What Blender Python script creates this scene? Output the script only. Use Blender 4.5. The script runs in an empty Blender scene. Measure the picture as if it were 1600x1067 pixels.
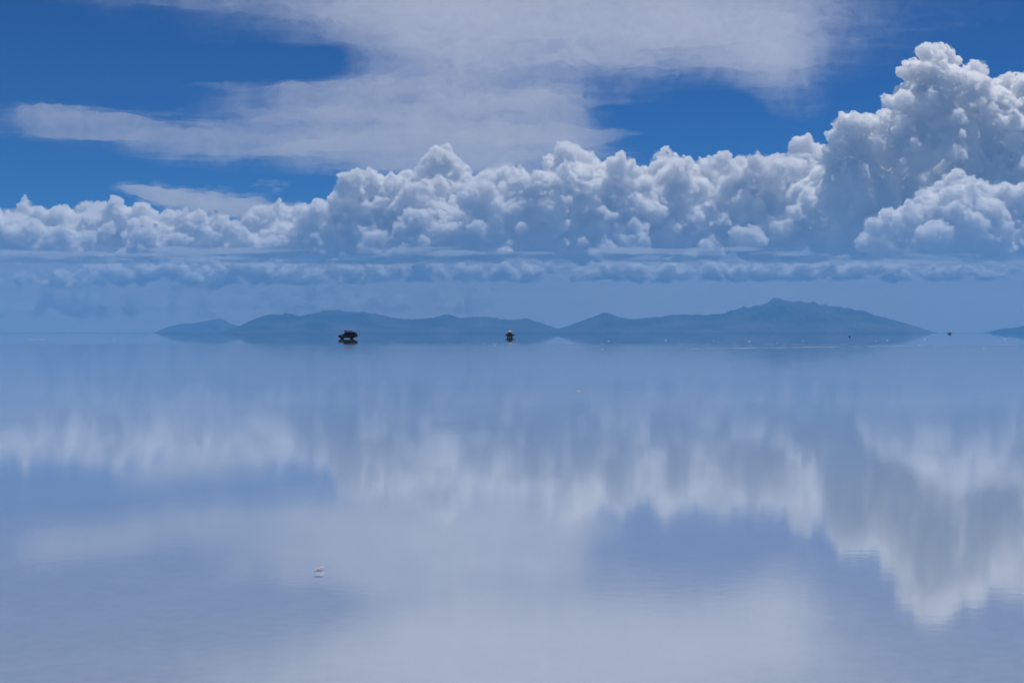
import bpy, bmesh, math, random
import numpy as np
from mathutils import Vector, Matrix

C = bpy.context.scene.collection
S = bpy.context.scene

# ------------------------------------------------------------------ camera, sky, sun, exposure
F = 2222.0                      # focal length in photograph pixels (50 mm on a 36 mm sensor)
HZ = 520.0                      # the row of the true horizon in the photograph
EYE = 1.6

cd = bpy.data.cameras.new('camera')
cd.lens = 50.0
cd.sensor_width = 36.0
cd.clip_start = 0.1
cd.clip_end = 400000.0
cam = bpy.data.objects.new('camera', cd)
C.objects.link(cam)
cam.location = (0, 0, EYE)
cam.rotation_euler = (math.radians(90) - math.atan((533.5 - HZ) / F), 0, 0)
S.camera = cam

SUN_EL, SUN_AZ = math.radians(70), math.radians(35)     # ahead of the camera, to the right
w = bpy.data.worlds.new('World')
S.world = w
w.use_nodes = True
nt = w.node_tree
bg = nt.nodes['Background']
sky = nt.nodes.new('ShaderNodeTexSky')
sky.sky_type = 'NISHITA'
sky.sun_disc = False
sky.sun_elevation = SUN_EL
sky.sun_rotation = SUN_AZ
sky.altitude = 3650
sky.air_density = 1.0
sky.dust_density = 0.2
sky.ozone_density = 3.0
gm = nt.nodes.new('ShaderNodeGamma'); gm.inputs[1].default_value = 1.5
tn = nt.nodes.new('ShaderNodeMix'); tn.data_type = 'RGBA'; tn.blend_type = 'MULTIPLY'
tn.inputs[0].default_value = 1.0
tn.inputs[7].default_value = (0.028, 0.163, 0.285, 1)
nt.links.new(sky.outputs[0], gm.inputs[0])
nt.links.new(gm.outputs[0], tn.inputs[6])
nt.links.new(tn.outputs[2], bg.inputs[0])
bg.inputs[1].default_value = 0.075

sd = bpy.data.lights.new('sun', 'SUN')
sd.energy = 4.5
sd.angle = math.radians(0.53)
sd.color = (1.0, 0.955, 0.875)
sun = bpy.data.objects.new('sun', sd)
C.objects.link(sun)
sv = Vector((math.sin(SUN_AZ) * math.cos(SUN_EL), math.cos(SUN_AZ) * math.cos(SUN_EL), math.sin(SUN_EL)))
sun.rotation_euler = sv.to_track_quat('Z', 'Y').to_euler()
sun.location = (0, 0, 50)

S.view_settings.view_transform = 'Standard'
S.view_settings.look = 'None'
S.view_settings.gamma = 1.0
S.view_settings.use_curve_mapping = False
S.view_settings.exposure = 0.0

cy = S.cycles
cy.max_bounces = 40
cy.volume_bounces = 32
cy.diffuse_bounces = 2
cy.glossy_bounces = 4
cy.transmission_bounces = 4
cy.transparent_max_bounces = 48
cy.use_denoising = True
cy.denoiser = 'OPENIMAGEDENOISE'
cy.caustics_reflective = False
cy.caustics_refractive = False

HAZE_TOP = 2650.0
HAZE_R = 64000.0
HAZE_DENSITY = 2.85e-5
HAZE_COLOR = (0.122, 0.362, 0.735)
GROUND_R = 63000.0

# ------------------------------------------------------------------ helpers
def tag(o, label=None, cat=None, group=None, kind=None):
    if label: o['label'] = label
    if cat: o['category'] = cat
    if group: o['group'] = group
    if kind: o['kind'] = kind
    return o

def at(px, py, D):
    """a point of the world at distance D seen at a pixel of the photograph"""
    return Vector(((px - 800) / F * D, D, EYE + (HZ - py) / F * D))

def mat(name):
    m = bpy.data.materials.new(name)
    m.use_nodes = True
    m.node_tree.nodes.clear()
    return m, m.node_tree

def node(t, kind, **kw):
    n = t.nodes.new(kind)
    for k, v in kw.items():
        setattr(n, k, v)
    return n

def new_obj(name, me, material=None, parent=None, loc=None):
    if isinstance(me, bmesh.types.BMesh):
        bm = me
        me = bpy.data.meshes.new(name)
        bm.to_mesh(me)
        bm.free()
    o = bpy.data.objects.new(name, me)
    C.objects.link(o)
    if material: 
        me.materials.clear()
        me.materials.append(material)
    if parent: o.parent = parent
    if loc is not None: o.location = loc
    return o

def mesh_np(name, verts, faces):
    """verts (n,3) array, faces (m,4) or (m,3) array"""
    me = bpy.data.meshes.new(name)
    k = faces.shape[1]
    me.vertices.add(len(verts))
    me.vertices.foreach_set('co', np.ascontiguousarray(verts, dtype=np.float32).ravel())
    me.loops.add(faces.size)
    me.loops.foreach_set('vertex_index', np.ascontiguousarray(faces, dtype=np.int32).ravel())
    me.polygons.add(len(faces))
    me.polygons.foreach_set('loop_start', np.arange(len(faces), dtype=np.int32) * k)
    me.update(calc_edges=True)
    me.validate()
    return me

# numpy gradient noise ---------------------------------------------------------
def noise2(x, y, seed=0):
    xi = np.floor(x).astype(np.int64); yi = np.floor(y).astype(np.int64)
    xf = x - xi; yf = y - yi
    def g(ix, iy, fx, fy):
        h = (ix * 374761393 + iy * 668265263 + seed * 1442695041) & 0xffffffff
        h = ((h ^ (h >> 13)) * 1274126177) & 0xffffffff
        h = (h ^ (h >> 16)) & 0xffff
        a = h * (2 * math.pi / 65536)
        return np.cos(a) * fx + np.sin(a) * fy
    u = xf * xf * xf * (xf * (xf * 6 - 15) + 10); v = yf * yf * yf * (yf * (yf * 6 - 15) + 10)
    a = g(xi, yi, xf, yf); b = g(xi + 1, yi, xf - 1, yf)
    c = g(xi, yi + 1, xf, yf - 1); d = g(xi + 1, yi + 1, xf - 1, yf - 1)
    return (a * (1 - u) + b * u) * (1 - v) + (c * (1 - u) + d * u) * v * 1.0

def fbm2(x, y, oct=5, seed=0, gain=0.5, lac=2.03):
    s = 0; a = 1; n = 0
    for i in range(oct):
        s = s + a * noise2(x, y, seed + i * 17); n += a
        a *= gain; x = x * lac + 3.1; y = y * lac + 7.7
    return s / n * 1.6

def sstep(a, b, x):
    t = np.clip((x - a) / (b - a), 0, 1)
    return t * t * (3 - 2 * t)

# ------------------------------------------------------------------ materials
def cloud_material(name, density, aniso=0.35, color=(1, 1, 1)):
    m, t = mat(name)
    out = node(t, 'ShaderNodeOutputMaterial')
    v = node(t, 'ShaderNodeVolumeScatter')
    v.inputs['Color'].default_value = (*color, 1)
    v.inputs['Density'].default_value = density
    v.inputs['Anisotropy'].default_value = aniso
    t.links.new(v.outputs[0], out.inputs['Volume'])
    m.cycles.homogeneous_volume = True
    return m

M_CUMULUS = cloud_material('cumulus_vapour', 1 / 75.0, color=(.982, .992, 1))  # slight blue tint puts bluish shade into the white cloud colour
M_MIST = cloud_material('cumulus_mist', 1 / 950.0)
M_VEIL = cloud_material('veil_vapour', 1 / 5000.0)
M_WISP = cloud_material('wisp_vapour', 1 / 1800.0)

# ------------------------------------------------------------------ water, salt bed
def water_material():
    m, t = mat('brine_surface')
    L = t.links.new
    out = node(t, 'ShaderNodeOutputMaterial')
    geo = node(t, 'ShaderNodeNewGeometry')
    # a breath of wind roughens the near water; far out the pool lies dead calm
    n1 = node(t, 'ShaderNodeTexNoise'); n1.inputs['Scale'].default_value = 0.011; n1.inputs['Detail'].default_value = 3
    n2 = node(t, 'ShaderNodeTexNoise'); n2.inputs['Scale'].default_value = 0.35; n2.inputs['Detail'].default_value = 6
    L(geo.outputs['Position'], n1.inputs['Vector']); L(geo.outputs['Position'], n2.inputs['Vector'])
    sp = node(t, 'ShaderNodeSeparateXYZ'); L(geo.outputs['Position'], sp.inputs[0])
    ad = node(t, 'ShaderNodeMath', operation='MULTIPLY_ADD'); ad.inputs[1].default_value = 30
    L(n1.outputs[0], ad.inputs[0]); L(sp.outputs['Y'], ad.inputs[2])
    mr = node(t, 'ShaderNodeMapRange', interpolation_type='SMOOTHSTEP')
    mr.inputs['From Min'].default_value = 196; mr.inputs['From Max'].default_value = 232
    mr.inputs['To Min'].default_value = 0.060; mr.inputs['To Max'].default_value = 0.012
    L(ad.outputs[0], mr.inputs[0])
    vr = node(t, 'ShaderNodeMapRange')
    vr.inputs['From Min'].default_value = .3; vr.inputs['From Max'].default_value = .7
    vr.inputs['To Min'].default_value = 0.75; vr.inputs['To Max'].default_value = 1.25
    L(n2.outputs[0], vr.inputs[0])
    ro = node(t, 'ShaderNodeMath', operation='MULTIPLY'); L(mr.outputs[0], ro.inputs[0]); L(vr.outputs[0], ro.inputs[1])
    gl = node(t, 'ShaderNodeBsdfGlossy'); gl.distribution = 'GGX'
    gl.inputs['Color'].default_value = (.97, .98, 1, 1)
    L(ro.outputs[0], gl.inputs['Roughness'])
    # fine ripples
    n3 = node(t, 'ShaderNodeTexNoise'); n3.inputs['Scale'].default_value = 9.0; n3.inputs['Detail'].default_value = 4
    L(geo.outputs['Position'], n3.inputs['Vector'])
    bp = node(t, 'ShaderNodeBump'); bp.inputs['Strength'].default_value = 0.012; bp.inputs['Distance'].default_value = 0.02
    L(n3.outputs[0], bp.inputs['Height']); L(bp.outputs[0], gl.inputs['Normal'])
    tr = node(t, 'ShaderNodeBsdfTransparent'); tr.inputs['Color'].default_value = (.93, .97, 1, 1)
    fr = node(t, 'ShaderNodeFresnel'); fr.inputs['IOR'].default_value = 1.37
    pw = node(t, 'ShaderNodeMath', operation='POWER'); pw.inputs[1].default_value = 0.52
    mx = node(t, 'ShaderNodeMixShader')
    L(fr.outputs[0], pw.inputs[0]); L(pw.outputs[0], mx.inputs[0])
    L(tr.outputs[0], mx.inputs[1]); L(gl.outputs[0], mx.inputs[2])
    L(mx.outputs[0], out.inputs['Surface'])
    return m

def salt_material():
    m, t = mat('salt_bed')
    L = t.links.new
    out = node(t, 'ShaderNodeOutputMaterial')
    geo = node(t, 'ShaderNodeNewGeometry')
    a = node(t, 'ShaderNodeTexNoise'); a.inputs['Scale'].default_value = 0.6; a.inputs['Detail'].default_value = 8; a.inputs['Roughness'].default_value = .65
    b = node(t, 'ShaderNodeTexNoise'); b.inputs['Scale'].default_value = 14; b.inputs['Detail'].default_value = 5
    L(geo.outputs['Position'], a.inputs[0]); L(geo.outputs['Position'], b.inputs[0])
    mm = node(t, 'ShaderNodeMath', operation='ADD'); L(a.outputs[0], mm.inputs[0]); L(b.outputs[0], mm.inputs[1])
    mr = node(t, 'ShaderNodeMapRange'); mr.inputs['From Min'].default_value = .6; mr.inputs['From Max'].default_value = 1.4
    L(mm.outputs[0], mr.inputs[0])
    r = node(t, 'ShaderNodeMix', data_type='RGBA')
    r.inputs[6].default_value = (.40, .45, .54, 1); r.inputs[7].default_value = (.50, .54, .62, 1)
    L(mr.outputs[0], r.inputs[0])
    d = node(t, 'ShaderNodeBsdfDiffuse'); L(r.outputs[2], d.inputs['Color'])
    L(d.outputs[0], out.inputs['Surface'])
    return m

def ground_grid(name, z, R):
    a = np.array([0, 2, 5, 10, 20, 40, 80, 160, 320, 640, 1280, 2560, 5120, 10240, 20480, 40000, R])
    ax = np.concatenate([-a[:0:-1], a])
    n = len(ax)
    X, Y = np.meshgrid(ax, ax)
    v = np.stack([X.ravel(), Y.ravel(), np.full(n * n, z)], 1)
    i = np.arange(n * n).reshape(n, n)
    f = np.stack([i[:-1, :-1].ravel(), i[:-1, 1:].ravel(), i[1:, 1:].ravel(), i[1:, :-1].ravel()], 1)
    return mesh_np(name, v, f)

tag(new_obj('water', ground_grid('water', 0.0, GROUND_R), water_material()), kind='structure')
tag(new_obj('salt_flat', ground_grid('salt_flat', -0.04, GROUND_R), salt_material()), kind='structure')

# ------------------------------------------------------------------ haze
def make_haze():
    bm = bmesh.new()
    bmesh.ops.create_cube(bm, size=1)
    for v in bm.verts:
        v.co = (v.co.x * 2 * HAZE_R, v.co.y * 2 * HAZE_R, -1.04 + (v.co.z + 0.5) * (HAZE_TOP + 1.04))
    m, t = mat('haze_air')
    out = node(t, 'ShaderNodeOutputMaterial')
    v = node(t, 'ShaderNodeVolumePrincipled')
    v.inputs['Color'].default_value = (*HAZE_COLOR, 1)
    v.inputs['Density'].default_value = HAZE_DENSITY
    v.inputs['Anisotropy'].default_value = 0.0
    t.links.new(v.outputs[0], out.inputs['Volume'])
    m.cycles.homogeneous_volume = True
    tag(new_obj('haze', bm, m), kind='stuff')
make_haze()

# ------------------------------------------------------------------ clouds
def puff_tree(voxel, scales):
    """points with a radius -> one billowed skin round all of them"""
    t = bpy.data.node_groups.new('billow', 'GeometryNodeTree')
    t.interface.new_socket('Geometry', in_out='INPUT', socket_type='NodeSocketGeometry')
    t.interface.new_socket('Geometry', in_out='OUTPUT', socket_type='NodeSocketGeometry')
    gi = t.nodes.new('NodeGroupInput'); go = t.nodes.new('NodeGroupOutput')
    L = t.links.new
    na = t.nodes.new('GeometryNodeInputNamedAttribute'); na.data_type = 'FLOAT'; na.inputs[0].default_value = 'radius'
    mp = t.nodes.new('GeometryNodeMeshToPoints')
    L(gi.outputs[0], mp.inputs['Mesh']); L(na.outputs[0], mp.inputs['Radius'])
    pv = t.nodes.new('GeometryNodePointsToVolume')
    pv.resolution_mode = 'VOXEL_SIZE'
    pv.inputs['Voxel Size'].default_value = voxel
    rad = t.nodes.new('GeometryNodeInputRadius')
    L(mp.outputs[0], pv.inputs['Points']); L(rad.outputs[0], pv.inputs['Radius'])
    vm = t.nodes.new('GeometryNodeVolumeToMesh')
    vm.resolution_mode = 'GRID'
    vm.inputs['Threshold'].default_value = 0.5
    L(pv.outputs[0], vm.inputs['Volume'])
    geo = vm.outputs[0]
    pos0 = t.nodes.new('GeometryNodeInputPosition')
    for sc, amp in scales[0]:
        sp = t.nodes.new('GeometryNodeSetPosition')
        pos = t.nodes.new('GeometryNodeInputPosition')
        nz = t.nodes.new('ShaderNodeTexNoise'); nz.inputs['Scale'].default_value = 1 / sc; nz.inputs['Detail'].default_value = 3
        L(pos.outputs[0], nz.inputs['Vector'])
        sb = t.nodes.new('ShaderNodeVectorMath'); sb.operation = 'MULTIPLY_ADD'
        L(nz.outputs['Color'], sb.inputs[0]); sb.inputs[1].default_value = (2 * amp,) * 3; sb.inputs[2].default_value = (-amp,) * 3
        L(geo, sp.inputs['Geometry']); L(sb.outputs[0], sp.inputs['Offset'])
        geo = sp.outputs[0]
    for sc, amp in scales[1]:
        sp = t.nodes.new('GeometryNodeSetPosition')
        pos = t.nodes.new('GeometryNodeInputPosition')
        nr = t.nodes.new('GeometryNodeInputNormal')
        # warp the lookup a little so that the cells do not show
        nz = t.nodes.new('ShaderNodeTexNoise'); nz.inputs['Scale'].default_value = 0.8 / sc; nz.inputs['Detail'].default_value = 2
        L(pos.outputs[0], nz.inputs['Vector'])
        ws = t.nodes.new('ShaderNodeVectorMath'); ws.operation = 'MULTIPLY_ADD'
        L(nz.outputs['Color'], ws.inputs[0]); ws.inputs[1].default_value = (sc * .9,) * 3
        L(pos.outputs[0], ws.inputs[2])
        vo = t.nodes.new('ShaderNodeTexVoronoi'); vo.inputs['Scale'].default_value = 1 / sc
        L(ws.outputs[0], vo.inputs['Vector'])
        ma = t.nodes.new('ShaderNodeMath'); ma.operation = 'MULTIPLY_ADD'
        L(vo.outputs['Distance'], ma.inputs[0]); ma.inputs[1].default_value = -amp; ma.inputs[2].default_value = amp * .55
        vs = t.nodes.new('ShaderNodeVectorMath'); vs.operation = 'SCALE'
        L(nr.outputs[0], vs.inputs[0]); L(ma.outputs[0], vs.inputs['Scale'])
        L(geo, sp.inputs['Geometry']); L(vs.outputs[0], sp.inputs['Offset'])
        geo = sp.outputs[0]
    L(geo, go.inputs[0])
    return t

def grow(points, radii, voxel, scales, base=None, crush=0.3):
    """billowed cloud skin round spheres; flattened below the base height"""
    me = bpy.data.meshes.new('puffs')
    me.vertices.add(len(points))
    me.vertices.foreach_set('co', np.asarray(points, dtype=np.float32).ravel())
    a = me.attributes.new('radius', 'FLOAT', 'POINT')
    a.data.foreach_set('value', np.asarray(radii, dtype=np.float32))
    o = bpy.data.objects.new('puffs', me)
    C.objects.link(o)
    md = o.modifiers.new('grow', 'NODES')
    md.node_group = puff_tree(voxel, scales)
    dg = bpy.context.evaluated_depsgraph_get()
    ev = o.evaluated_get(dg)
    r = bpy.data.meshes.new_from_object(ev, depsgraph=dg)
    bpy.data.objects.remove(o)
    bpy.data.meshes.remove(me)
    n = len(r.vertices)
    co = np.empty(n * 3, dtype=np.float32); r.vertices.foreach_get('co', co); co = co.reshape(-1, 3)
    if base is not None:
        z = co[:, 2]; low = z < base
        z[low] = base + (z[low] - base) * crush
        r.vertices.foreach_set('co', co.ravel())
    r.update()
    return r

def cumulus(name, circles, D, depth, base_py, seed, voxel_px=1.15, children=(26, 9, 4), matl=None, sc=1.0, fill=20.0, slope=.75, mist=True, rag=10.0):
    """circles: (px, py, radius[, nearer or farther in metres]) traced on the cloud's outline; below them the body is filled down to its base"""
    rnd = random.Random(seed)
    k = D / F
    circles = [c if len(c) > 3 else (*c, 0) for c in circles]
    big = list(circles)
    if fill:
        lo = min(c[0] - c[2] for c in circles); hi = max(c[0] + c[2] for c in circles)
        x = lo + fill
        while x < hi - fill * .6:
            tops = [c[1] for c in circles if abs(c[0] - x) < c[2] * .8]
            top = min(tops) if tops else base_py - fill
            b_ = base_py + rag * float(noise2(np.array([x / 60.0]), np.array([seed + .5]))[0]) * 2
            y = top + fill * 1.5
            while y < b_ - fill * .2:
                r = fill * (.35 + 1.1 * rnd.random() ** 1.7)
                u = (y - top) / max(b_ - top, 1)
                off = depth * (rnd.uniform(-.1, .4) - slope * u * rnd.uniform(.2, 1.2))
                big.append((x + rnd.uniform(-.7, .7) * fill, min(y, b_ - r * .55), r, off))
                y += fill * rnd.uniform(.5, 1.0)
            x += fill * rnd.uniform(.6, 1.1)
    pts, rad, mp, mr = [], [], [], []
    for px, py, r, off in big:
        dz = (rnd.random() - .5) * depth * .8 + off * 1.0
        # break the sphere into a few unequal lobes
        n = 1 if r < 9 else 4
        for q in range(n):
            f_ = 1 if q == 0 else rnd.uniform(.35, .8)
            ox, oy = (0, 0) if q == 0 else (rnd.uniform(-1.25, 1.25) * r, rnd.uniform(-.05, .7) * r)
            p = at(px + ox, py + oy, D)
            p = p * ((D + dz + (0 if q == 0 else rnd.uniform(-.6, .6) * r * k)) / D); R = r * k * .86 * f_
            pts.append(p); rad.append(R)
            if q == 0:
                mp.append(p + Vector((0, 0, -R * .1))); mr.append(R * 1.1)
            def kids(p, R, lev):
                for i in range(children[lev]):
                    d = Vector((rnd.gauss(0, 1), rnd.gauss(0, 1), rnd.gauss(0.3, 1))).normalized()
                    q_ = p + d * R * rnd.uniform(.75, 1.03)
                    rr = R * (.12 + .32 * rnd.random() ** 2.6)
                    if rr < k * 1.5: continue
                    pts.append(q_); rad.append(rr)
                    if lev + 1 < len(children): kids(q_, rr, lev + 1)
            kids(p, R, 0)
    base = at(0, base_py, D).z
    me = grow(pts, rad, voxel_px * k, ([(k * 80 * sc, k * 18 * sc), (k * 28 * sc, k * 13 * sc), (k * 10 * sc, k * 6 * sc), (k * 4.5, k * 2.4)],
              [(k * 20 * sc, k * 5 * sc), (k * 8 * sc, k * 4.2 * sc), (k * 3.6, k * 2.4)]), base, .5)
    o = new_obj(name, me, matl or M_CUMULUS)
    if mist:
        mm = grow(mp, mr, 2.2 * k, ([(k * 90, k * 18), (k * 34, k * 14), (k * 13, k * 9), (k * 5, k * 4)], []), at(0, base_py + 6, D).z, .6)
        new_obj('mist', mm, M_MIST, o)
    return o

A = [(1328,200,28),(1330,240,34),(1325,280,42),(1352,196,18),(1345,310,60),
     (1446,82,18),(1470,92,22),(1440,115,28),(1475,130,35),(1522,112,18),(1520,140,30),(1425,155,25),(1450,170,40),
     (1400,190,25),(1385,195,22),(1430,220,50),(1500,190,50),(1550,170,40),(1590,140,30),(1610,180,55),(1480,262,66,2600),
     (1550,250,70,600),(1405,275,55,3000),(1440,320,75,3200),(1520,340,75,2600),(1620,290,90),(1380,340,50,2600),(1345,360,40,800),(1690,220,80),(1700,320,90),
     (1365,238,22,1200),(1388,255,30,1500),(1365,290,34,1200),(1470,215,30),(1520,215,34),(1560,215,36),(1590,250,40),(1420,195,24)]

rA = random.Random(77)
for i in range(55):                                   # knobbly sunlit front of the tower
    u, v = rA.random(), rA.random()
    x = 1405 + 235 * u
    A.append((x, 128 + 60 * abs(u - .25) + 115 * v - 20 * u, rA.uniform(5, 17), -1300 - 1000 * v * rA.random()))
o = cumulus('cumulus_cloud', A, 54500, 2600, 398, 1, fill=0, sc=.75)
tag(o, 'towering white cumulus cloud, tallest of the heaped clouds, with a narrow pillar beside it', 'cloud')

FR = [(1495,275,15),(1505,290,18),(1470,300,20),(1450,320,28),(1490,320,35),(1530,310,30),(1570,310,30),(1420,340,25),
      (1390,350,22),(1460,350,30),(1540,345,40),(1600,330,45),(1660,330,45),(1580,375,22),(1385,380,12),(1410,376,14),(1440,378,10)]
o = cumulus('cumulus_cloud', FR, 48700, 2000, 389, 2, sc=.75)
tag(o, 'low heaped cloud in front of the foot of the tallest cumulus tower', 'cloud')

B1 = [(545,290,22),(580,285,20),(570,310,35),(610,290,20),(640,285,18),(600,325,40),(530,320,20),(500,330,20),(475,335,18),
      (440,342,25),(400,352,28),(520,350,35),(650,320,35),(690,265,32,2500),(700,300,46,2200),(690,345,30),(365,362,18),(580,360,28),(640,360,28)]
o = cumulus('cumulus_cloud', B1, 61000, 4200, 400, 3)
tag(o, 'lumpy cumulus bank under the left end of the grey veil cloud', 'cloud')
B2 = [(720,330,25),(745,310,30),(765,290,25),(790,280,22),(815,285,25),(800,320,45),(850,300,40),(880,240,18),(900,245,20),
      (870,262,22),(915,265,25),(890,290,40),(940,270,20),(965,265,22),(985,260,14),(960,300,40),(930,340,45),(860,345,40),(760,345,30),(805,376,17,300),(825,384,13,600),(785,382,14,500)]
o = cumulus('cumulus_cloud', B2, 58600, 3900, 402, 4)
tag(o, 'bright cauliflower cumulus with a small domed turret in the middle of the cloud bank', 'cloud')
B3 = [(1010,290,30),(1045,245,18),(1040,268,28),(1055,290,35),(1075,262,20),(1105,258,18),(1130,258,18),(1160,256,16),(1190,258,18),
      (1215,262,20),(1120,290,40),(1180,290,40),(1240,270,30),(1252,226,20,1500),(1270,250,28,1500),(1100,330,45),(1160,330,45),(1220,320,45),
      (1270,310,40),(1310,322,32),(1345,325,27),(1375,318,16),(1020,340,50),(1290,352,32),(1200,362,32),(1100,368,28),(1000,372,22)]
o = cumulus('cumulus_cloud', B3, 60200, 3900, 400, 5)
tag(o, 'broad heaped cumulus bank with a rounded knob on top, left of the tower', 'cloud')
B4 = [(40,332,18),(62,338,15),(20,347,20),(130,327,16),(150,337,22),(180,332,20),(220,330,15),(237,338,14),(100,352,30),(200,352,30),
      (270,345,20),(290,340,14),(305,355,28),(340,358,26),(260,368,22),(50,370,25),(150,370,28),(-30,350,40),(0,375,30),(345,345,18)]
o = cumulus('cumulus_cloud', B4, 61500, 3800, 399, 6)
tag(o, 'dim hazy cumulus bank at the far left over the open water', 'cloud')

# far rows of small cumulus, low over the horizon
def far_row(spec, D, base, seed, matl=None):
    rnd = random.Random(seed)
    cs = []
    for x0, x1, top, n, r in spec:
        for i in range(n):
            u = rnd.random()
            x = x0 + (x1 - x0) * u
            crest = top + (base - top) * .55 * abs(float(fbm2(np.array([x / 45.0]), np.array([seed * 3.7]), 3, seed)[0])) * 2
            rr = r * (.3 + 1.6 * rnd.random() ** 3)
            y = crest + (base - crest) * rnd.random() ** 1.6
            cs.append((x, min(max(y, crest + rr), base - rr * .4), rr, rnd.uniform(-200, 700)))
    o = cumulus('far_cumulus', cs, D, 500, base, seed, voxel_px=1.0, children=(14, 5), matl=matl or M_FAR, sc=.6, fill=0, mist=False)
    tag(o, kind='stuff')
M_THIN = cloud_material('thin_cumulus_vapour', 1 / 420.0)
M_FAR = cloud_material('far_cumulus_vapour', 1 / 60.0)
far_row([(-20,90,414,26,8),(95,235,406,70,9)], 65000, 446, 11)
far_row([(215,450,402,140,9),(440,560,406,60,8)], 65200, 443, 12)
far_row([(545,900,406,170,8),(880,960,412,30,6)], 65000, 438, 13)
far_row([(60,218,456,120,8),(-20,70,460,50,7)], 65200, 494, 14, M_THIN)
far_row([(90,300,436,60,6),(230,340,460,40,6),(300,348,488,16,5),(420,500,468,50,6)], 65600, 497, 15, M_THIN)
far_row([(930,1200,400,120,9),(1180,1420,402,110,8),(1400,1660,410,80,7)], 65200, 436, 16)
far_row([(380,780,448,200,8)], 65600, 486, 17, M_THIN)

# sheets of thin cloud: real lens-shaped bodies, thick in the middle, feathered at the rim
def sheet(name, H, rows, px0, px1, nx, field, matl, thick, tmin=4.0):
    """rows: pixel rows seen on the sheet; field(px, py, X, Y) -> 0..1"""
    px = np.linspace(px0, px1, nx)
    PX, PY = np.meshgrid(px, rows)
    Y = (H - EYE) * F / (HZ - PY)
    X = (PX - 800) / F * Y
    t = field(PX, PY, X, Y) * thick
    t[0, :] = t[-1, :] = 0; t[:, 0] = t[:, -1] = 0
    t[t < tmin] = 0
    n = t.size
    idx = np.arange(n).reshape(t.shape)
    zb = H + fbm2(X / 9000, Y / 9000, 4, 77) * thick * .25
    top = np.stack([X, Y, zb + t * .6], -1).reshape(-1, 3)
    bot = np.stack([X, Y, zb - t * .4], -1).reshape(-1, 3)
    live = t > 0
    bi = np.where(live, idx + n, idx)
    keep = live[:-1, :-1] | live[1:, :-1] | live[:-1, 1:] | live[1:, 1:]
    def quads(a, flip):
        q = [a[:-1, :-1], a[:-1, 1:], a[1:, 1:], a[1:, :-1]]
        if flip: q = q[::-1]
        return np.stack([c[keep] for c in q], 1)
    f = np.concatenate([quads(idx, False), quads(bi, True)])
    used = np.unique(f)
    remap = np.full(2 * n, -1); remap[used] = np.arange(len(used))
    v = np.concatenate([top, bot])[used]
    return new_obj(name, mesh_np(name, v, remap[f]), matl)

def blob(PX, PY, cx, cy, rx, ry, ang=0.0):
    c, s_ = math.cos(math.radians(ang)), math.sin(math.radians(ang))
    dx, dy = PX - cx, PY - cy
    u = (dx * c + dy * s_) / rx; v = (-dx * s_ + dy * c) / ry
    return np.exp(-(u * u + v * v))

def veil_field(PX, PY, X, Y):
    wx = fbm2(PX / 110, PY / 60, 5, 3) * 34; wy = fbm2(PX / 110, PY / 60, 5, 9) * 15
    x, y = PX + wx, PY + wy
    f = np.zeros_like(PX)
    for b in [(850, -190, 540, 190, 0, 2.3), (1010, 30, 270, 70, 3, 1.0), (700, 10, 200, 60, 0, .9), (480, -20, 160, 30, 6, .6),
              (1222, 98, 60, 90, 0, .85), (1120, 60, 120, 60, 0, .5), (700, 120, 175, 95, 0, .95), (760, 262, 180, 40, 0, .6), (690, 215, 230, 52, 2, .85), (480, 160, 130, 34, -4, .65),
              (420, 225, 260, 26, 4, .8), (180, 208, 150, 24, 8, .7), (70, 184, 55, 20, 12, .65), (860, 190, 110, 60, 0, .6), (960, 211, 150, 9, -1, .5), (905, 166, 90, 7, -7, .45), (345, 136, 45, 5, 3, .35), (250, 172, 40, 6, -8, .3),
              (230, 5, 120, 12, 4, .3)]:
        f = np.maximum(f * 1.0, 0) + b[5] * blob(x, y, *b[:5])
    for b in [(1090, 196, 130, 40, 0, .85), (900, 262, 40, 30, 0, .2), (470, 95, 90, 26, 0, .6), (930, 165, 60, 10, -6, .3)]:
        f -= b[5] * blob(x, y, *b[:5])
    # torn, feathered rim: the noise itself is dragged about by a coarser noise
    qx = PX + fbm2(PX / 70, PY / 45, 4, 61) * 60; qy = PY + fbm2(PX / 70, PY / 45, 4, 67) * 34
    det = fbm2(qx / 55, qy / 26, 6, 21, .58) * .42 + fbm2(PX / 150, PY / 80, 4, 5) * .42
    fil = (1 - np.abs(fbm2(qx / 60, qy / 14, 5, 43, .6)) * 2) * .26
    g = f + (det + fil) * np.clip(f * 1.4, 0, 1)
    return sstep(.12, 2.7, g) ** .85 * (1 + .36 * fbm2(qx / 34, qy / 13, 6, 53, .6))
rows = -640 + np.cumsum(np.r_[0, np.full(120, 4.6), np.full(165, 2.2)])
o = sheet('anvil_cloud', 11000, rows[rows < 285], -420, 1900, 780, veil_field, M_VEIL, 1500)
tag(o, 'broad grey veil cloud with a long thin arm spread high above the cumulus', 'cloud')

def wisp_field(PX, PY, X, Y):
    f = .9 * blob(PX + fbm2(PX / 60, PY / 25, 5, 4) * 22, PY + fbm2(PX / 60, PY / 25, 5, 8) * 9, 350, 322, 130, 20, 9)
    f += .6 * blob(PX, PY, 235, 302, 45, 6, 10)
    f += .22 * blob(PX + fbm2(PX / 40, PY / 25, 5, 14) * 30, PY + fbm2(PX / 40, PY / 25, 5, 18) * 14, 430, 292, 36, 18, 8)
    return sstep(.1, 1.3, f + fbm2(PX / 30, PY / 12, 5, 2) * .5 * np.clip(f * 2, 0, 1))
o = sheet('wisp_cloud', 6500, np.arange(270, 370, 1.0), 120, 560, 260, wisp_field, M_WISP, 700)
tag(o, 'flat pale wedge of cloud lying over the left cumulus bank', 'cloud')

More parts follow.
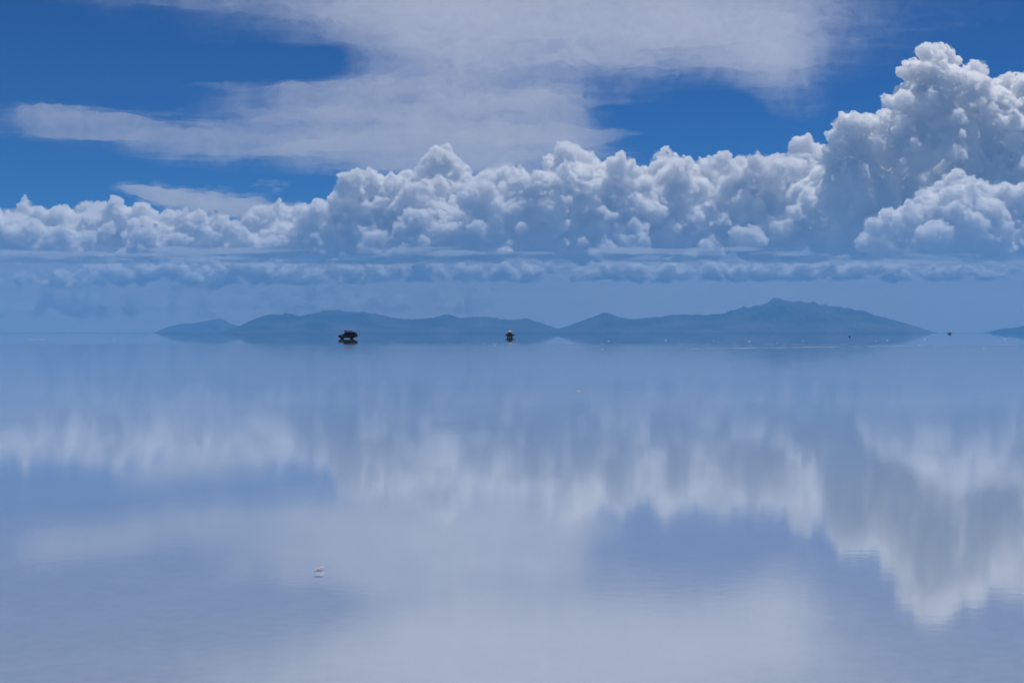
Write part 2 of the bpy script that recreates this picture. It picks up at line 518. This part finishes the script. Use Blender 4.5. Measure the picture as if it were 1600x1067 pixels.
def layer_field(seed, cov, near):
    def fn(PX, PY, X, Y):
        n = fbm2(X / 26000, Y / 15000, 5, seed) * .9 + fbm2(X / 6000, Y / 5200, 4, seed + 3) * .35
        e = sstep(near, near + 6000, Y + n * 9000) * (1 - sstep(150000, 200000, Y))
        return sstep(-cov, .62 - cov, n) * e
    return fn
M_STREAK = cloud_material('streak_vapour', 1 / 1700.0)
M_LAYER = cloud_material('stratus_vapour', 1 / 4200.0)
o = sheet('stratus_cloud', 3500, np.arange(370, 486, .7), -200, 1800, 420, layer_field(31, .62, 68000), M_LAYER, 420)
tag(o, 'faint flat stratus layer stretching from cloud base down towards the hills', 'cloud')
o = sheet('stratus_cloud', 2300, np.arange(440, 494, .5), -200, 1800, 420, layer_field(57, .5, 72000), M_LAYER, 300)
tag(o, 'lowest flat stratus layer just above the hills', 'cloud')

o = sheet('stratus_cloud', 1350, np.arange(474, 508, .4), -200, 1800, 420, layer_field(91, .6, 73000), M_LAYER, 260)
tag(o, 'bank of pale far cloud hugging the skyline behind the hills', 'cloud')
o = sheet('stratus_cloud', 560, np.arange(498, 515, .25), -200, 1800, 420, layer_field(97, 1.2, 74000), M_LAYER, 200)
tag(o, 'thin pale strip of cloud resting on the water line', 'cloud')
o = sheet('stratus_cloud', 88, np.arange(516.0, 519.4, .08), -200, 1800, 420, layer_field(98, 1.6, 66500), M_LAYER, 60)  # added sheet that lightens the dark sky gap along the horizon
tag(o, 'added pale sheet over the dark gap where the open water meets the sky', 'cloud')
o = sheet('stratus_cloud', 46, np.arange(518.2, 519.62, .04), -200, 1800, 420, layer_field(96, 2.2, 66500), M_LAYER, 44, tmin=2.0)  # thinner added sheet, lifts the dark line left at the horizon
tag(o, 'added thread of pale vapour over the dark line of the horizon itself', 'cloud')
def streaks(seed, y0):
    def fn(PX, PY, X, Y):
        n = fbm2(X / 9000, Y / 3800, 6, seed, .6)
        side = 1 - sstep(500, 1500, PX) * .25
        return sstep(.0, .75, n) * sstep(y0, y0 + 1500, Y) * (1 - sstep(y0 + 70000, y0 + 120000, Y)) * side
    return fn
o = sheet('streak_cloud', 2750, np.arange(424, 496, .5), -200, 1800, 620, streaks(131, 68500), M_STREAK, 420)
tag(o, 'pale broken streaks of far cloud in the band above the hills', 'cloud')
o = sheet('streak_cloud', 1700, np.arange(458, 506, .4), -200, 1800, 620, streaks(141, 68500), M_STREAK, 300)
tag(o, 'lowest broken streaks of far cloud close over the hilltops', 'cloud')
o = sheet('stratus_cloud', 215, np.arange(506, 518.6, .2), -200, 1800, 420, layer_field(99, 1.4, 75000), M_LAYER, 90)  # filler put in to hide the cyan strip of low sky
tag(o, 'added faint strip covering the cyan sky along the very edge of the far water', 'cloud')
def skirt(y0, y1, seed):
    def fn(PX, PY, X, Y):
        n = fbm2(X / 5200, Y / 4200, 5, seed) + fbm2(X / 1500, Y / 1500, 5, seed + 4) * .5
        return sstep(-.15, .8, n) * sstep(y0, y0 + 2200, Y + n * 2500) * (1 - sstep(y1 - 2500, y1, Y + n * 2500))
    return fn
o = sheet('ragged_cloud', 3060, np.arange(380, 422, .4), -150, 1750, 620, skirt(51500, 64500, 171), M_MIST, 330)
tag(o, 'torn wisps of cloud hanging under the flat base of the cumulus bank', 'cloud')
def base_field(PX, PY, X, Y):
    n = fbm2(X / 9000, Y / 3500, 5, 71) + fbm2(X / 2500, Y / 1500, 4, 73) * .4
    return sstep(-.25, .9, n) * sstep(59000, 61500, Y) * (1 - sstep(62500, 64200, Y)) * .6
o = sheet('stratus_cloud', 3340, np.arange(397, 452, .6), -200, 1800, 520, base_field, M_LAYER, 260)
tag(o, 'ragged grey blue cloud base under the cumulus banks', 'cloud')

def back_field(PX, PY, X, Y):
    n = fbm2(X / 16000, Y / 9000, 5, 201)
    return sstep(-.7, .6, n) * sstep(67300, 69000, Y) * (1 - sstep(95000, 130000, Y))
o = sheet('stratus_cloud', 4200, np.arange(376, 452, .8), -200, 1800, 420, back_field, M_LAYER, 420)  # added backing that hides saturated sky showing under the cumulus bases
tag(o, 'added grey blue layer filling the cyan sky gaps behind the cumulus bank', 'cloud')

# ------------------------------------------------------------------ hills
def rock_material():
    m, t = mat('dry_hillside')
    out = node(t, 'ShaderNodeOutputMaterial')
    d = node(t, 'ShaderNodeBsdfDiffuse')
    tc = node(t, 'ShaderNodeNewGeometry')
    n1 = node(t, 'ShaderNodeTexNoise'); n1.inputs['Scale'].default_value = 1 / 1500; n1.inputs['Detail'].default_value = 8
    r = node(t, 'ShaderNodeValToRGB')
    r.color_ramp.elements[0].position = .38; r.color_ramp.elements[0].color = (.018, .024, .028, 1)
    r.color_ramp.elements[1].position = .68; r.color_ramp.elements[1].color = (.10, .088, .08, 1)
    L = t.links.new
    L(tc.outputs['Position'], n1.inputs['Vector']); L(n1.outputs[0], r.inputs[0]); L(r.outputs[0], d.inputs[0]); L(d.outputs[0], out.inputs[0])
    return m
M_ROCK = rock_material()

def hills(name, prof, D, half, seed):
    p = np.array(prof, float)
    px = np.linspace(p[0, 0], p[-1, 0], int((p[-1, 0] - p[0, 0]) / 1.2) + 2)
    h = np.interp(px, p[:, 0], HZ + .4 - p[:, 1]) 
    h = np.convolve(np.pad(h, 2, 'edge'), [.08, .24, .36, .24, .08], 'valid') * D / F
    h = h * (1 + .16 * np.minimum(1, h / 300) * fbm2(px / 16, px * 0 + seed, 5, seed, .6)) 
    s = np.linspace(-1, 1, 81)
    SX, SS = np.meshgrid((px - 800) / F * D, s)
    H = np.tile(h, (len(s), 1))
    Y = D + SS * half * (.05 + .95 * np.clip(h / h.max(), 0, 1) ** .8)
    rid = 1 - np.abs(noise2(SX / 2600, Y / 2600, seed)) * 1.6
    rid2 = 1 - np.abs(noise2(SX / 900, Y / 900, seed + 5)) * 1.6
    a = np.abs(SS)
    body = (1 - a) ** .9
    z = H * body * (1 - np.clip(a * 1.6, 0, 1) * (.55 * (1 - rid) + .34 * (1 - rid2)))
    z = z + fbm2(SX / 700, Y / 700, 5, seed) * 14 * np.clip(H / 200, 0, 1) * np.clip(a * 3, 0.25, 1)
    z = np.where(a >= .999, -.6, np.maximum(z, -.6))
    v = np.stack([SX, Y, z], -1).reshape(-1, 3)
    i = np.arange(v.shape[0]).reshape(SX.shape)
    f = np.stack([i[:-1, :-1].ravel(), i[:-1, 1:].ravel(), i[1:, 1:].ravel(), i[1:, :-1].ravel()], 1)
    me = mesh_np(name, v, f)
    me.polygons.foreach_set('use_smooth', np.ones(len(me.polygons), bool))
    tag(new_obj(name, me, M_ROCK), kind='structure')

hills('hills', [(235,521),(243,519.5),(262,511),(285,506),(310,505),(330,500),(345,498),(362,506),(380,513),(400,519),(408,521)], 54000, 3500, 5)
hills('hills', [(340,521),(352,517),(375,509),(400,498),(425,490),(437,493),(447,489),(460,494),(480,492),(500,488),(520,484),(545,487),(570,489),
                (600,493),(620,498),(650,499),(670,498),(690,493),(700,491),(715,497),(740,495),(765,496),(790,499),(805,500),(820,498),
                (840,503),(860,510),(880,517),(890,521)], 45000, 6000, 8)
hills('hills', [(850,521),(870,515),(900,505),(925,496),(948,488),(970,497),(990,499),(1020,496),(1050,493),(1075,491),(1100,493),(1130,490),
                (1155,482),(1175,479),(1200,472),(1215,466),(1230,471),(1250,470),(1270,474),(1300,479),(1330,482),(1360,490),(1395,500),
                (1430,510),(1455,519),(1462,521)], 43000, 6500, 12)
hills('hills', [(1540,521),(1550,517),(1565,514),(1590,512),(1600,509),(1640,503),(1700,500),(1760,509),(1830,521)], 49000, 4000, 20)

# ------------------------------------------------------------------ things on the flat
def plain(name, col, rough=.5, metal=0.0, noise=0.0, scale=20, spec=.5):
    m, t = mat(name)
    L = t.links.new
    out = node(t, 'ShaderNodeOutputMaterial')
    b = node(t, 'ShaderNodeBsdfPrincipled')
    b.inputs['Base Color'].default_value = (*col, 1)
    b.inputs['Roughness'].default_value = rough
    b.inputs['Metallic'].default_value = metal
    b.inputs['Specular IOR Level'].default_value = spec
    if noise:
        tc = node(t, 'ShaderNodeTexCoord')
        n = node(t, 'ShaderNodeTexNoise'); n.inputs['Scale'].default_value = scale; n.inputs['Detail'].default_value = 5
        L(tc.outputs['Object'], n.inputs[0])
        mr = node(t, 'ShaderNodeMapRange'); mr.inputs['To Min'].default_value = 1 - noise; mr.inputs['To Max'].default_value = 1 + noise
        L(n.outputs[0], mr.inputs[0])
        mx = node(t, 'ShaderNodeVectorMath', operation='SCALE'); mx.inputs[0].default_value = col
        L(mr.outputs[0], mx.inputs['Scale']); L(mx.outputs[0], b.inputs['Base Color'])
    L(b.outputs[0], out.inputs[0])
    return m

M = dict(
    dark_paint=plain('dark_maroon_paint', (.022, .012, .014), .45, 0, .35, 3),
    black_paint=plain('black_paint', (.012, .012, .014), .45, 0, .3, 3),
    white_paint=plain('white_paint', (.8, .8, .78), .4, 0, .06, 3),
    glass=plain('dark_window', (.01, .012, .015), .08),
    rubber=plain('tyre_rubber', (.018, .018, .018), .85, 0, .3, 9),
    rim=plain('wheel_rim', (.10, .10, .11), .5, .6),
    trim=plain('black_trim', (.015, .015, .015), .7),
    lamp=plain('lamp_glass', (.35, .35, .36), .15),
    red_lamp=plain('red_lamp_glass', (.25, .02, .02), .2),
    red_cloth=plain('red_duffel_cloth', (.16, .025, .02), .9, 0, .3, 8),
    dark_cloth=plain('dark_duffel_cloth', (.02, .02, .03), .9, 0, .3, 8),
    white_cloth=plain('white_tarpaulin', (.78, .78, .76), .8, 0, .08, 8),
    wet_salt=plain('wet_salt_crust', (.36, .41, .48), .35, 0, .15, 2),
    salt=plain('salt_crystal', (.86, .82, .80), .7, 0, .12, 40),
    stone=plain('dark_stone', (.03, .03, .035), .9, 0, .4, 6),
)

def salt_lump_material():
    m, t = mat('salt_lump')
    L = t.links.new
    out = node(t, 'ShaderNodeOutputMaterial')
    d = node(t, 'ShaderNodeBsdfDiffuse'); d.inputs[0].default_value = (.86, .86, .93, 1)
    b = node(t, 'ShaderNodeBsdfTranslucent'); b.inputs[0].default_value = (.86, .86, .93, 1)
    x = node(t, 'ShaderNodeMixShader'); x.inputs[0].default_value = .7
    L(d.outputs[0], x.inputs[1]); L(b.outputs[0], x.inputs[2]); L(x.outputs[0], out.inputs[0])
    return m
M['salt_lump'] = salt_lump_material()

def box_bm(bm, x0, x1, y0, y1, z0, z1, bevel=0.0, taper=None):
    vs = [bm.verts.new((x, y, z)) for z in (z0, z1) for y in (y0, y1) for x in (x0, x1)]
    if taper:
        for v in vs[4:]:
            v.co.x = (v.co.x - (x0 + x1) / 2) * taper[0] + (x0 + x1) / 2 + (taper[2] if len(taper) > 2 else 0)
            v.co.y = (v.co.y - (y0 + y1) / 2) * taper[1] + (y0 + y1) / 2
    fs = [(0, 2, 3, 1), (4, 5, 7, 6), (0, 1, 5, 4), (2, 6, 7, 3), (0, 4, 6, 2), (1, 3, 7, 5)]
    fc = [bm.faces.new([vs[i] for i in f]) for f in fs]
    if bevel:
        es = list({e for f in fc for e in f.edges})
        bmesh.ops.bevel(bm, geom=es, offset=bevel, segments=2, affect='EDGES', profile=.5)
    return bm

def bx(*a, **k):
    return box_bm(bmesh.new(), *a, **k)

def profile_bm(pts, y0, y1, y_in=0.0, bevel=.03):
    """side outline (x, z, inset) drawn across the car from y0 to y1"""
    bm = bmesh.new()
    L_ = [bm.verts.new((p[0], y0 + (p[2] if len(p) > 2 else 0), p[1])) for p in pts]
    R_ = [bm.verts.new((p[0], y1 - (p[2] if len(p) > 2 else 0), p[1])) for p in pts]
    n = len(pts)
    fl = bm.faces.new(L_); fr_ = bm.faces.new(R_[::-1])
    for i in range(n):
        bm.faces.new([L_[(i + 1) % n], L_[i], R_[i], R_[(i + 1) % n]])
    bmesh.ops.recalc_face_normals(bm, faces=bm.faces)
    if bevel:
        bmesh.ops.bevel(bm, geom=[e for e in bm.edges], offset=bevel, segments=2, affect='EDGES')
    return bm

def ring_bm(prof, n=20, axis='Y'):
    """(radius, along) outline turned round the Y axis"""
    bm = bmesh.new()
    rows = []
    for r, a in prof:
        rows.append([bm.verts.new((r * math.cos(2 * math.pi * i / n), a, r * math.sin(2 * math.pi * i / n))) for i in range(n)])
    for a, b in zip(rows, rows[1:]):
        for i in range(n):
            bm.faces.new([a[i], a[(i + 1) % n], b[(i + 1) % n], b[i]])
    bm.faces.new(rows[0]); bm.faces.new(rows[-1][::-1])
    bmesh.ops.recalc_face_normals(bm, faces=bm.faces)
    return bm

def empty(name, loc, rz=0.0):
    o = bpy.data.objects.new(name, None)
    C.objects.link(o)
    o.location = loc; o.rotation_euler = (0, 0, rz)
    return o

def tube_bm(bm, a, b, r, n=6):
    a, b = Vector(a), Vector(b)
    q = (b - a).to_track_quat('Z', 'Y')
    rows = []
    for p in (a, b):
        rows.append([bm.verts.new(p + q @ Vector((r * math.cos(2 * math.pi * i / n), r * math.sin(2 * math.pi * i / n), 0))) for i in range(n)])
    for i in range(n):
        bm.faces.new([rows[0][i], rows[0][(i + 1) % n], rows[1][(i + 1) % n], rows[1][i]])
    bm.faces.new(rows[0][::-1]); bm.faces.new(rows[1])

def lump_bm(seed, r, squash=(1, 1, 1), jag=.25, sub=2):
    bm = bmesh.new()
    bmesh.ops.create_icosphere(bm, subdivisions=sub, radius=r)
    rnd = random.Random(seed)
    ph = [rnd.uniform(0, 6.3) for _ in range(9)]
    for v in bm.verts:
        d = v.co.normalized()
        k = 1 + jag * (math.sin(d.x * 4 + ph[0]) * math.sin(d.y * 5 + ph[1]) + .6 * math.sin(d.z * 7 + ph[2]) * math.sin(d.x * 9 + ph[3])) + rnd.uniform(-.5, .5) * jag * .5
        v.co = Vector((v.co.x * squash[0], v.co.y * squash[1], v.co.z * squash[2])) * k
    return bm

WHEEL = [(.20, -.11), (.33, -.13), (.37, -.10), (.38, 0), (.37, .10), (.33, .13), (.20, .11)]
def wheel(parent, x, y, spare=False):
    w_ = new_obj('wheel', ring_bm(WHEEL), M['rubber'], parent, (x, y, .38))
    r_ = new_obj('rim', ring_bm([(.06, -.14), (.13, -.12), (.20, -.125), (.205, .125), (.13, .12), (.06, .14)], 16), M['rim'], w_)
    return w_

def four_by_four(loc, rz, paint, roof_paint, load, open_doors=False, label='', skirt=.24, wb=2.7, front=.82, rear=1.15):
    """front of the car at +x; wheels on the ground at z = 0"""
    t = empty('off_road_car', loc, rz)
    tag(t, label, 'car', 'off-road cars parked on the flooded salt flat')
    f, r = wb / 2 + front, -wb / 2 - rear
    hw = .88
    # lower body with wheel arches cut into the side outline
    def arch(cx):
        return [(cx + .48 * math.cos(a), .42 + .48 * math.sin(a)) for a in np.linspace(0, math.pi, 9)]
    low = [(f - .05, .62), (f, .80), (f - .04, 1.04), (f - 1.25, 1.14), (r + .06, 1.14), (r, 1.0), (r, .66), (r + .18, .52)]
    low += [(x, max(z, .5)) for x, z in reversed(arch(-wb / 2))] + [(x, max(z, .5)) for x, z in reversed(arch(wb / 2))]
    new_obj('body', profile_bm(low, -hw, hw, bevel=.025), paint, t)
    new_obj('chassis', bx(r + .5, f - .3, -.74, .74, skirt, .62), M['trim'], t)
    # cabin: glass house with pillars and roof
    cab = [(f - 1.22, 1.12, .02), (f - 1.72, 1.70, .14), (r + .22, 1.70, .14), (r + .03, 1.12, .02)]
    new_obj('cabin', profile_bm(cab, -hw + .03, hw - .03, bevel=.02), paint, t)
    new_obj('roof', bx(r + .17, f - 1.66, -.75, .75, 1.69, 1.78, bevel=.03), roof_paint, t)
    def quad(name, a, b, c, d, m, th=.016):
        bm = bmesh.new()
        n = (Vector(b) - Vector(a)).cross(Vector(d) - Vector(a)).normalized() * th
        vs = [bm.verts.new(Vector(p) + o_) for o_ in (n, -n) for p in (a, b, c, d)]
        for q in ((0, 1, 2, 3), (7, 6, 5, 4), (0, 4, 5, 1), (1, 5, 6, 2), (2, 6, 7, 3), (3, 7, 4, 0)):
            bm.faces.new([vs[i] for i in q])
        return new_obj(name, bm, m, t)
    x0, x1 = f - 1.22, r + .03
    quad('windscreen', (f - 1.27, -.74, 1.19), (f - 1.27, .74, 1.19), (f - 1.67, .66, 1.65), (f - 1.67, -.66, 1.65), M['glass'])
    quad('rear_window', (r + .06, .70, 1.22), (r + .06, -.70, 1.22), (r + .19, -.62, 1.62), (r + .19, .62, 1.62), M['glass'])
    span = (f - 1.85) - (r + .35)
    for s_ in (-1, 1):
        for k in range(3):
            a = r + .32 + span * k / 3 + .05; b = r + .32 + span * (k + 1) / 3 - .03
            ex = .28 if k == 2 else 0
            yb, yt = s_ * (hw - .055), s_ * (hw - .155)
            quad('side_window', (a, yb, 1.20), (b + ex, yb, 1.20), (b, yt, 1.63), (a + .02, yt, 1.63), M['glass'])
        quad('wing_mirror', (f - 1.5, s_ * 1.0, 1.18), (f - 1.5, s_ * .88, 1.18), (f - 1.5, s_ * .88, 1.36), (f - 1.5, s_ * 1.0, 1.36), M['trim'], .05)
        for nm, x, m_ in (('headlight', f - .02, M['lamp']), ('tail_light', r - .01, M['red_lamp'])):
            new_obj(nm, bx(x - .03, x + .03, s_ * .68 - .12, s_ * .68 + .12, .84, .98, bevel=.02), m_, t)
        for x in (wb / 2, -wb / 2):
            wheel(t, x, s_ * .74)
        # door seams are real thin panels standing proud of the body
        for k, (a, b) in enumerate(((f - 2.35, f - 1.45), (f - 3.2, f - 2.38))):
            d_ = new_obj('door', bx(a, b, s_ * (hw + .006) - .012, s_ * (hw + .006) + .012, .64, 1.12, bevel=.008), paint, t)
            new_obj('handle', bx(a + .06, a + .2, s_ * (hw + .02) - .015, s_ * (hw + .02) + .015, 1.0, 1.03), M['trim'], d_)
            if open_doors and k == 0:
                d_.location = (b, s_ * hw, 0)
                d_.data.transform(Matrix.Translation((-b, -s_ * hw, 0)))
                for h in d_.children: h.data.transform(Matrix.Translation((-b, -s_ * hw, 0)))
                d_.rotation_euler = (0, 0, s_ * math.radians(-66))
    new_obj('front_bumper', bx(f - .08, f + .12, -.86, .86, .48, .70, bevel=.04), M['trim'], t)
    new_obj('rear_bumper', bx(r - .12, r + .08, -.84, .84, .50, .66, bevel=.03), M['trim'], t)
    new_obj('grille', bx(f - .01, f + .03, -.5, .5, .76, .98, bevel=.01), M['trim'], t)
    sp = new_obj('spare_wheel', ring_bm(WHEEL), M['rubber'], t, (r - .16, .1, 1.0)); sp.rotation_euler = (0, 0, math.pi / 2)
    bm = bmesh.new()
    for s_ in (-.66, .66):
        tube_bm(bm, (r + .3, s_, 1.86), (f - 1.9, s_, 1.86), .022)
        for x in (r + .35, (r + f) / 2 - .5, f - 1.95): tube_bm(bm, (x, s_, 1.77), (x, s_, 1.86), .018)
    for x in np.linspace(r + .32, f - 1.92, 6): tube_bm(bm, (x, -.66, 1.86), (x, .66, 1.86), .015)
    new_obj('roof_rack', bm, M['trim'], t)
    bm = bmesh.new()
    for s_ in (-.55, -.2):
        tube_bm(bm, (r - .1, s_, .5), (r + .02, s_, 1.25), .018); tube_bm(bm, (r + .02, s_, 1.25), (r + .22, s_, 1.86), .018)
    for z in (.7, .95, 1.2): tube_bm(bm, (r - .05, -.55, z), (r - .05, -.2, z), .014)
    new_obj('ladder', bm, M['trim'], t)
    # what is tied on the roof rack stays a thing of its own
    for k, (x, y, sz, m_, lab) in enumerate(load):
        b_ = lump_bm(50 + k, 1, sz, .12, 3)
        o = new_obj('roof_load', b_, m_)
        o.location = Matrix.Rotation(rz, 3, 'Z') @ Vector((x, y, 1.875 + sz[2] * .9)) + Vector(loc)
        o.rotation_euler = (0, 0, rz)
        tag(o, lab, 'luggage')
    return t

# the nearer car, side on with its nose to the left
p = at(542, HZ, 378)
four_by_four((p.x, p.y, -.035), math.radians(180 - 6), M['dark_paint'], M['dark_paint'],
             [(-.62, 0, (.46, .6, .2), M['red_cloth'], 'red duffel bundle in the middle of the roof of the dark car on the left'),
              (-1.35, .05, (.36, .58, .17), M['dark_cloth'], 'dark bundle at the rear of the roof of the left car'),
              (.25, .05, (.5, .6, .2), M['dark_cloth'], 'dark flat bundle at the front of the roof of the left car')],
             label='dark maroon off-road car seen side on, nose to the left, bundles on its roof', wb=2.5, front=.85, rear=1.35)
# the farther car, seen from the front with both doors open
p = at(796.5, HZ, 500)
four_by_four((p.x, p.y, -.035), math.radians(-90 + 5), M['black_paint'], M['white_paint'],
             [(-.3, 0, (.95, .68, .2), M['white_cloth'], 'white tarpaulin bundle heaped on the roof of the black car')], open_doors=True, skirt=.16,
             label='black off-road car with a white roof seen from the front, both doors open')
# two specks far out
p = at(1483, HZ, 1750)
four_by_four((p.x, p.y, -.035), math.radians(160), M['black_paint'], M['black_paint'], [], label='tiny far black off-road car near the right end of the hills')
p = at(1327.5, HZ, 560)
o = new_obj('stone', lump_bm(5, .32, (1, .9, 1), .2), M['stone'], None, (p.x, p.y, .12))
tag(o, 'dark stone standing alone in the far water below the long mountain', 'stone')

# salt standing out of the water
def ground_at(px, py):
    D = EYE * F / (py - HZ)
    return Vector(((px - 800) / F * D, D, 0))
g = ground_at(500, 891)
bm = lump_bm(3, .024, (1.05, .9, .62), .3, 3)
for k in range(4):
    b2 = lump_bm(30 + k, .010, (1, 1, .8), .4, 2)
    me = bpy.data.meshes.new('k'); b2.to_mesh(me); b2.free()
    me.transform(Matrix.Translation(((-.03, -.012, -.008) if k == 0 else (.018 * math.cos(k * 2), -.02, .008 * k - .012))))
    bm.from_mesh(me); bpy.data.meshes.remove(me)
o = new_obj('salt_lump', bm, M['salt_lump'], None, g + Vector((0, 0, .007)))
tag(o, 'pinkish white lump of salt nearest the viewer, alone in the shallow water', 'salt lump')
g = ground_at(904, 611)
o = new_obj('salt_lump', lump_bm(8, .04, (1.2, 1, .5), .3), M['salt_lump'], None, g + Vector((0, 0, .002)))
tag(o, 'small white lump of salt in the middle distance under the cloud reflection', 'salt lump')
g = ground_at(57, 530.5)
o = new_obj('salt_ridge', lump_bm(9, 1.0, (2.4, 1.2, .07), .2, 3), M['wet_salt'], None, g + Vector((0, 0, .02)))
tag(o, 'long low white bank of salt at the far left edge of the water', 'salt bank')
far_lumps = [(1115, 533), (1122, 535), (1171, 533.5), (1255, 533), (1369, 533), (1386, 532), (1436, 539.5), (1445, 530.6), (1537, 544.5), (1570, 530), (1588, 543),
             (773, 540), (941, 546), (951, 533), (178, 531.5), (85, 694), (157, 577), (47, 696), (1040, 532), (1215, 536)]
src = lump_bm(12, 1, (1, .9, .7), .3)
lm = bpy.data.meshes.new('salt_lump'); src.to_mesh(lm); src.free(); lm.materials.append(M['salt'])
rnd = random.Random(4)
for px, py in far_lumps:
    g = ground_at(px, py)
    o = bpy.data.objects.new('salt_lump', lm); C.objects.link(o)
    k = g.y / F * rnd.uniform(.5, 1.0)
    o.scale = (k * rnd.uniform(1, 1.8), k, k * .7); o.location = g + Vector((0, 0, k * .12)); o.rotation_euler = (0, 0, rnd.uniform(-.4, .4))
    tag(o, 'tiny white lump of salt just breaking the calm water', 'salt lump', 'tiny salt lumps scattered over the far water')

# thin salt crusts that just break the surface: wheel tracks far out
def crust_patch(bm, cx, cy, lx, ly, rnd, z=.004, n=9):
    vs = []
    for i in range(n):
        a = 2 * math.pi * i / n; k = rnd.uniform(.6, 1.15)
        vs.append(bm.verts.new((cx + lx * k * math.cos(a), cy + ly * k * math.sin(a), z)))
    c = bm.verts.new((cx, cy, z + .006))
    for i in range(n): bm.faces.new([vs[i], vs[(i + 1) % n], c])

bm = bmesh.new()
rnd = random.Random(7)
for (xa, ya), (xb, yb), n, thick, cov in [((1085, 545.0), (1420, 540.4), 80, .35, .9), ((1400, 540.6), (1600, 538.6), 30, .3, .6), ((545, 536.6), (920, 537.2), 60, .2, .5), ((860, 541.5), (1090, 544.8), 26, .15, .4),
                                  ((1040, 541), (1300, 539), 30, .15, .4), ((880, 537), (1400, 538.6), 50, .2, .45)]:
    for i in range(n):
        if rnd.random() > cov: continue
        u = rnd.random()
        g = ground_at(xa + (xb - xa) * u, ya + (yb - ya) * u + rnd.gauss(0, .12))
        px_ = g.y / F
        crust_patch(bm, g.x, g.y, px_ * rnd.uniform(2, 9), thick * .45 * rnd.uniform(.5, 1.4) * g.y * g.y / (EYE * F), rnd)
o = new_obj('salt_crust', bm, M['wet_salt'])
tag(o, kind='stuff')

# fine flakes of salt floating on the near water
bm = bmesh.new()
rnd = random.Random(9)
for i in range(420):
    px, py = rnd.uniform(-40, 1640), HZ + 40 + 300 * rnd.random()
    g = ground_at(px, py)
    if fbm2(np.array([g.x / 2.5]), np.array([g.y / 6.0]), 4, 3)[0] < rnd.uniform(-.15, .35): continue
    r_ = rnd.uniform(.0012, .0034) * (1 + g.y / 30)
    crust_patch(bm, g.x, g.y, r_ * rnd.uniform(1, 2.2), r_ * rnd.uniform(.6, 1.1), rnd, .003, 6)
o = new_obj('salt_flakes', bm, M['wet_salt'])
tag(o, kind='stuff')
print('TRIS', sum(len(p.polygons) for p in [o.data for o in bpy.data.objects if o.type == 'MESH']))
for o in bpy.data.objects:
    if o.type == 'MESH' and len(o.data.polygons) > 50000: print(o.name, len(o.data.polygons))
